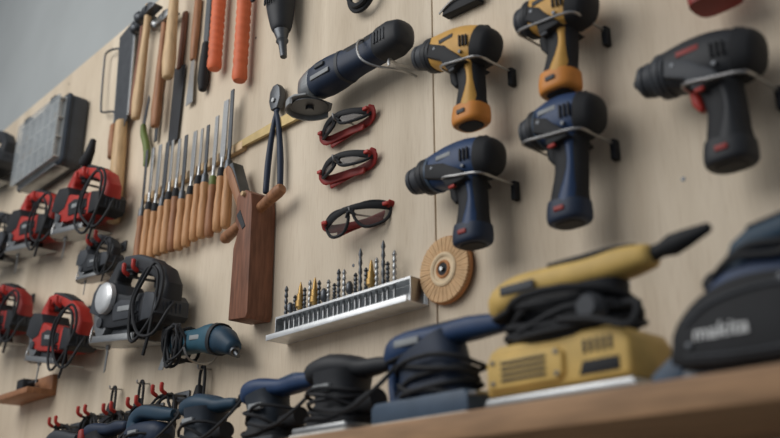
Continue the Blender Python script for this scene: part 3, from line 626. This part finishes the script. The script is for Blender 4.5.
q.part('power_cord',helix((.000,0,0),.073,.044,.046,.084,5,.0036,.007,wav=.009),'rubber')
q.part('cord_sleeve',tube([(.130,0,.125),(.142,0,.125),(.154,0,.121)],.007,4,10,cap='round'),'rubber')
# yellow sander
q=T('belt_sander','yellow and black sheet sander with wrapped cable','sander',(-.682,-.2,ZS))
q.part('sanding_pad',prism(rrect(0,0,.215,.098,.006),0,.007,.002,2,'xy'),'white')
q.part('platen',prism([(-.114,.007),(.114,.007),(.108,.018),(-.108,.018)],-.046,.046,.003),'steel')
lb=q.part('lower_body',prism([(-.106,.020),(.106,.020),(.108,.030),(.108,.062),(.100,.076),(.086,.082),(-.086,.082),(-.100,.076),(-.108,.062),(-.108,.030)],-.046,.046,.006,3),'paleyellow')
q.part('body_step',prism([(-.100,.026),(.010,.026),(.018,.034),(.018,.060),(.008,.068),(-.092,.068),(-.100,.060)],-.052,-.040,.003,3),'paleyellow',parent=lb)
q.part('clamp_recess',prism([(.038,.028),(.094,.028),(.094,.044),(.044,.044)],-.048,-.040,.002,2),'rubber',parent=lb)
q.part('vent_grille',[box((-.041,-.0525,.036+.0072*i),(.070,.003,.0034),.0008) for i in range(4)],'black',parent=lb)
q.part('side_vents',[box((.048+.009*i,-.0465,.061),(.004,.003,.016),.0008) for i in range(5)],'black',parent=lb)
for x,z in((-.090,.034),(.010,.034),(-.090,.060),(.010,.060)): q.part('housing_screw',cyl((x,-.05,z),(x,-.0535,z),.0032,8),'darksteel',parent=lb)
q.part('upper_frame',loft([(0,0,.076),(0,0,.100),(-.002,0,.142)],[(.086,.040),(.078,.036),(.082,.033)],24,3,Y),'rubber')
q.part('motor_cap',rod((.058,-.030,.106),(.058,-.054,.106),[(0,.018),(.7,.018),(1,.013)],22),'charcoal')
hd=q.part('handle',loft([(-.110,0,.134),(-.100,0,.148),(-.065,0,.158),(-.02,0,.162),(.04,0,.162),(.085,0,.164),(.118,0,.165)],[(.016,.024),(.023,.032),(.023,.033),(.019,.028),(.018,.025),(.018,.024),(.014,.018)],26,2.8,Y,'round',.5,smooth=3),'paleyellow')
q.part('grip_pad',loft([(-.02,0,.180),(.03,0,.178),(.07,0,.179),(.10,0,.178)],[(.006,.020),(.008,.021),(.008,.019),(.006,.013)],18,2.6,Y,'round'),'rubber',parent=hd)
q.part('handle_collar',loft([(-.108,0,.124),(-.06,0,.136),(-.01,0,.142)],[(.006,.030),(.008,.0335),(.005,.028)],20,2.6,Y,'round',.4),'rubber',parent=hd)
q.part('side_badge',box((-.06,-.0335,.157),(.055,.004,.012),.001),'charcoal',parent=hd)
q.part('cord_sleeve',loft([(.12,0,.166),(.135,-.002,.168),(.150,-.003,.170),(.168,-.004,.173),(.198,-.006,.178)],[(.010,.010),(.009,.009),(.013,.013),(.011,.011),(.006,.006)],14,2,Y,'round'),'rubber')
q.part('power_cord',[helix((-.002,0,0),.092,.050,.090,.124,7,.0050,.008,wav=.010),tube([(.09,-.02,.11),(.120,-.04,.10),(.114,-.052,.075),(.07,-.058,.088),(.02,-.056,.096)],.0048,5,7)],'rubber')
# big dark belt sander
q=T('belt_sander','large dark belt sander with pale lettering','sander',(-.415,-.2,ZS))
q.part('base_frame',prism([(-.105,.0),(.15,.0),(.15,.016),(-.095,.016)],-.045,.045,.003),'darksteel')
q.part('front_shoe',prism([(-.140,.0),(-.100,.0),(-.100,.030),(-.114,.034),(-.140,.016)],-.040,.040,.004,2),'bluegrey')
q.part('main_housing',prism([(-.070,.018),(.15,.016),(.158,.085),(.145,.122),(.09,.130),(.075,.118),(.0,.122),(-.035,.116),(-.060,.100),(-.074,.078)],-.042,.045,.006,3),'navy')
q.part('belt_cover',prism([(-.088,.014),(.060,.012),(.090,.022),(.096,.050),(.082,.078),(.050,.094),(.010,.100),(-.030,.098),(-.064,.086),(-.090,.064),(-.100,.040)],-.060,-.038,.006,3,smooth=3),'rubber')
q.part('cover_seam',tube([(-.085,-.0595,.026),(-.02,-.0605,.021),(.070,-.0605,.022)],.0016,6,8),'charcoal')
q.part('cover_rib',tube([(-.080,-.0600,.058),(-.05,-.0605,.076),(.0,-.0605,.084),(.045,-.0605,.080),(.078,-.0600,.062)],.0022,6,8),'charcoal')
for x,z in((-.078,.036),(.078,.036),(.030,.088)): q.part('cover_screw',cyl((x,-.058,z),(x,-.0625,z),.0035,8),'darksteel')
q.part('front_roller',cyl((-.078,-.036,.026),(-.078,.04,.026),.026,24),'charcoal')
q.part('motor_barrel',rod((.085,-.02,.108),(.085,-.058,.108),[(0,.024),(.8,.024),(.82,.020),(1,.019)],26),'teal')
q.part('vent_slots',[box((.072+.009*i,-.0585,.108),(.004,.003,.024),.0008) for i in range(4)],'rubber')
hd=q.part('handle',loft([(-.040,0,.098),(-.036,0,.130),(-.018,0,.150),(.06,0,.158),(.12,0,.148),(.14,0,.11)],[(.016,.020),(.0150,.019),(.0145,.018),(.0140,.018),(.0160,.02),(.022,.022)],22,3.4,Y,'round',.5,smooth=2),'darkteal')
q.part('grip_pad',loft([(-.020,0,.162),(.02,0,.168),(.07,0,.170)],[(.006,.016),(.006,.016),(.005,.014)],16,2.6,Y,'round'),'rubber',parent=hd)
q.part('front_knob',loft([(-.062,0,.096),(-.070,0,.114)],[(.011,.013),(.016,.017)],18,2,Y,'round',.8),'rubber')
q.part('power_cord',[tube([(-.055,-.035,.110),(-.02,-.048,.122),(.03,-.050,.116),(.055,-.052,.130),(.12,-.048,.132),(.15,-.04,.10)],.0045,6,8),tube([(-.05,-.03,.118),(-.01,-.044,.132),(.05,-.046,.128),(.11,-.044,.142),(.15,-.03,.12)],.0045,6,8)],'rubber')
def text(body,parent,loc,size,m,shear=.15):
    cu=bpy.data.curves.new('lettering','FONT'); cu.body=body; cu.size=size; cu.extrude=.0005; cu.align_x='CENTER'; cu.align_y='CENTER'; cu.shear=shear; cu.offset=.0003; cu.space_character=1.06
    t=bpy.data.objects.new('tmp_text',cu); COL.objects.link(t)
    bpy.context.view_layer.update()
    me=bpy.data.meshes.new_from_object(t.evaluated_get(bpy.context.evaluated_depsgraph_get()))
    bpy.data.objects.remove(t); me.materials.clear(); me.materials.append(M[m])
    me.transform(Matrix.Rotation(math.radians(90),4,'X'))
    o=bpy.data.objects.new('lettering',me); COL.objects.link(o); o.parent=parent; o.location=loc
    return o
text('makita',q.o,(-.042,-.0608,.047),.022,'ink')
# ------------------------------------------------------------ lights, world, camera
def area(loc,target,sx,sy,e,c):
    l=bpy.data.lights.new('window_light','AREA'); l.shape='RECTANGLE'; l.size=sx; l.size_y=sy; l.energy=e; l.color=c
    o=bpy.data.objects.new('window_light',l); COL.objects.link(o); o.location=loc
    o.rotation_euler=(V(target)-V(loc)).to_track_quat('-Z','Y').to_euler()
area((-2.3,-2.3,3.4),(-1.6,0,2.0),2.8,1.9,61,(1.,.98,.95))
w=bpy.data.worlds.new('room_world'); SC.world=w; w.use_nodes=True
w.node_tree.nodes['Background'].inputs[0].default_value=(.90,.94,1,1); w.node_tree.nodes['Background'].inputs[1].default_value=.29
p=math.atan(341/925.); a=math.radians(180-42.3)
F=V((math.cos(a)*math.cos(p),math.sin(a)*math.cos(p),math.sin(p)))
cd=bpy.data.cameras.new('camera'); cam=bpy.data.objects.new('camera',cd); COL.objects.link(cam)
cam.location=(0,-1.13,1.35); cam.rotation_euler=F.to_track_quat('-Z','Y').to_euler()
cd.sensor_width=36; cd.lens=925/780*36; cd.clip_start=.02
cd.dof.use_dof=True; cd.dof.focus_distance=2.0; cd.dof.aperture_fstop=2.4
SC.camera=cam
SC.view_settings.view_transform='Standard'
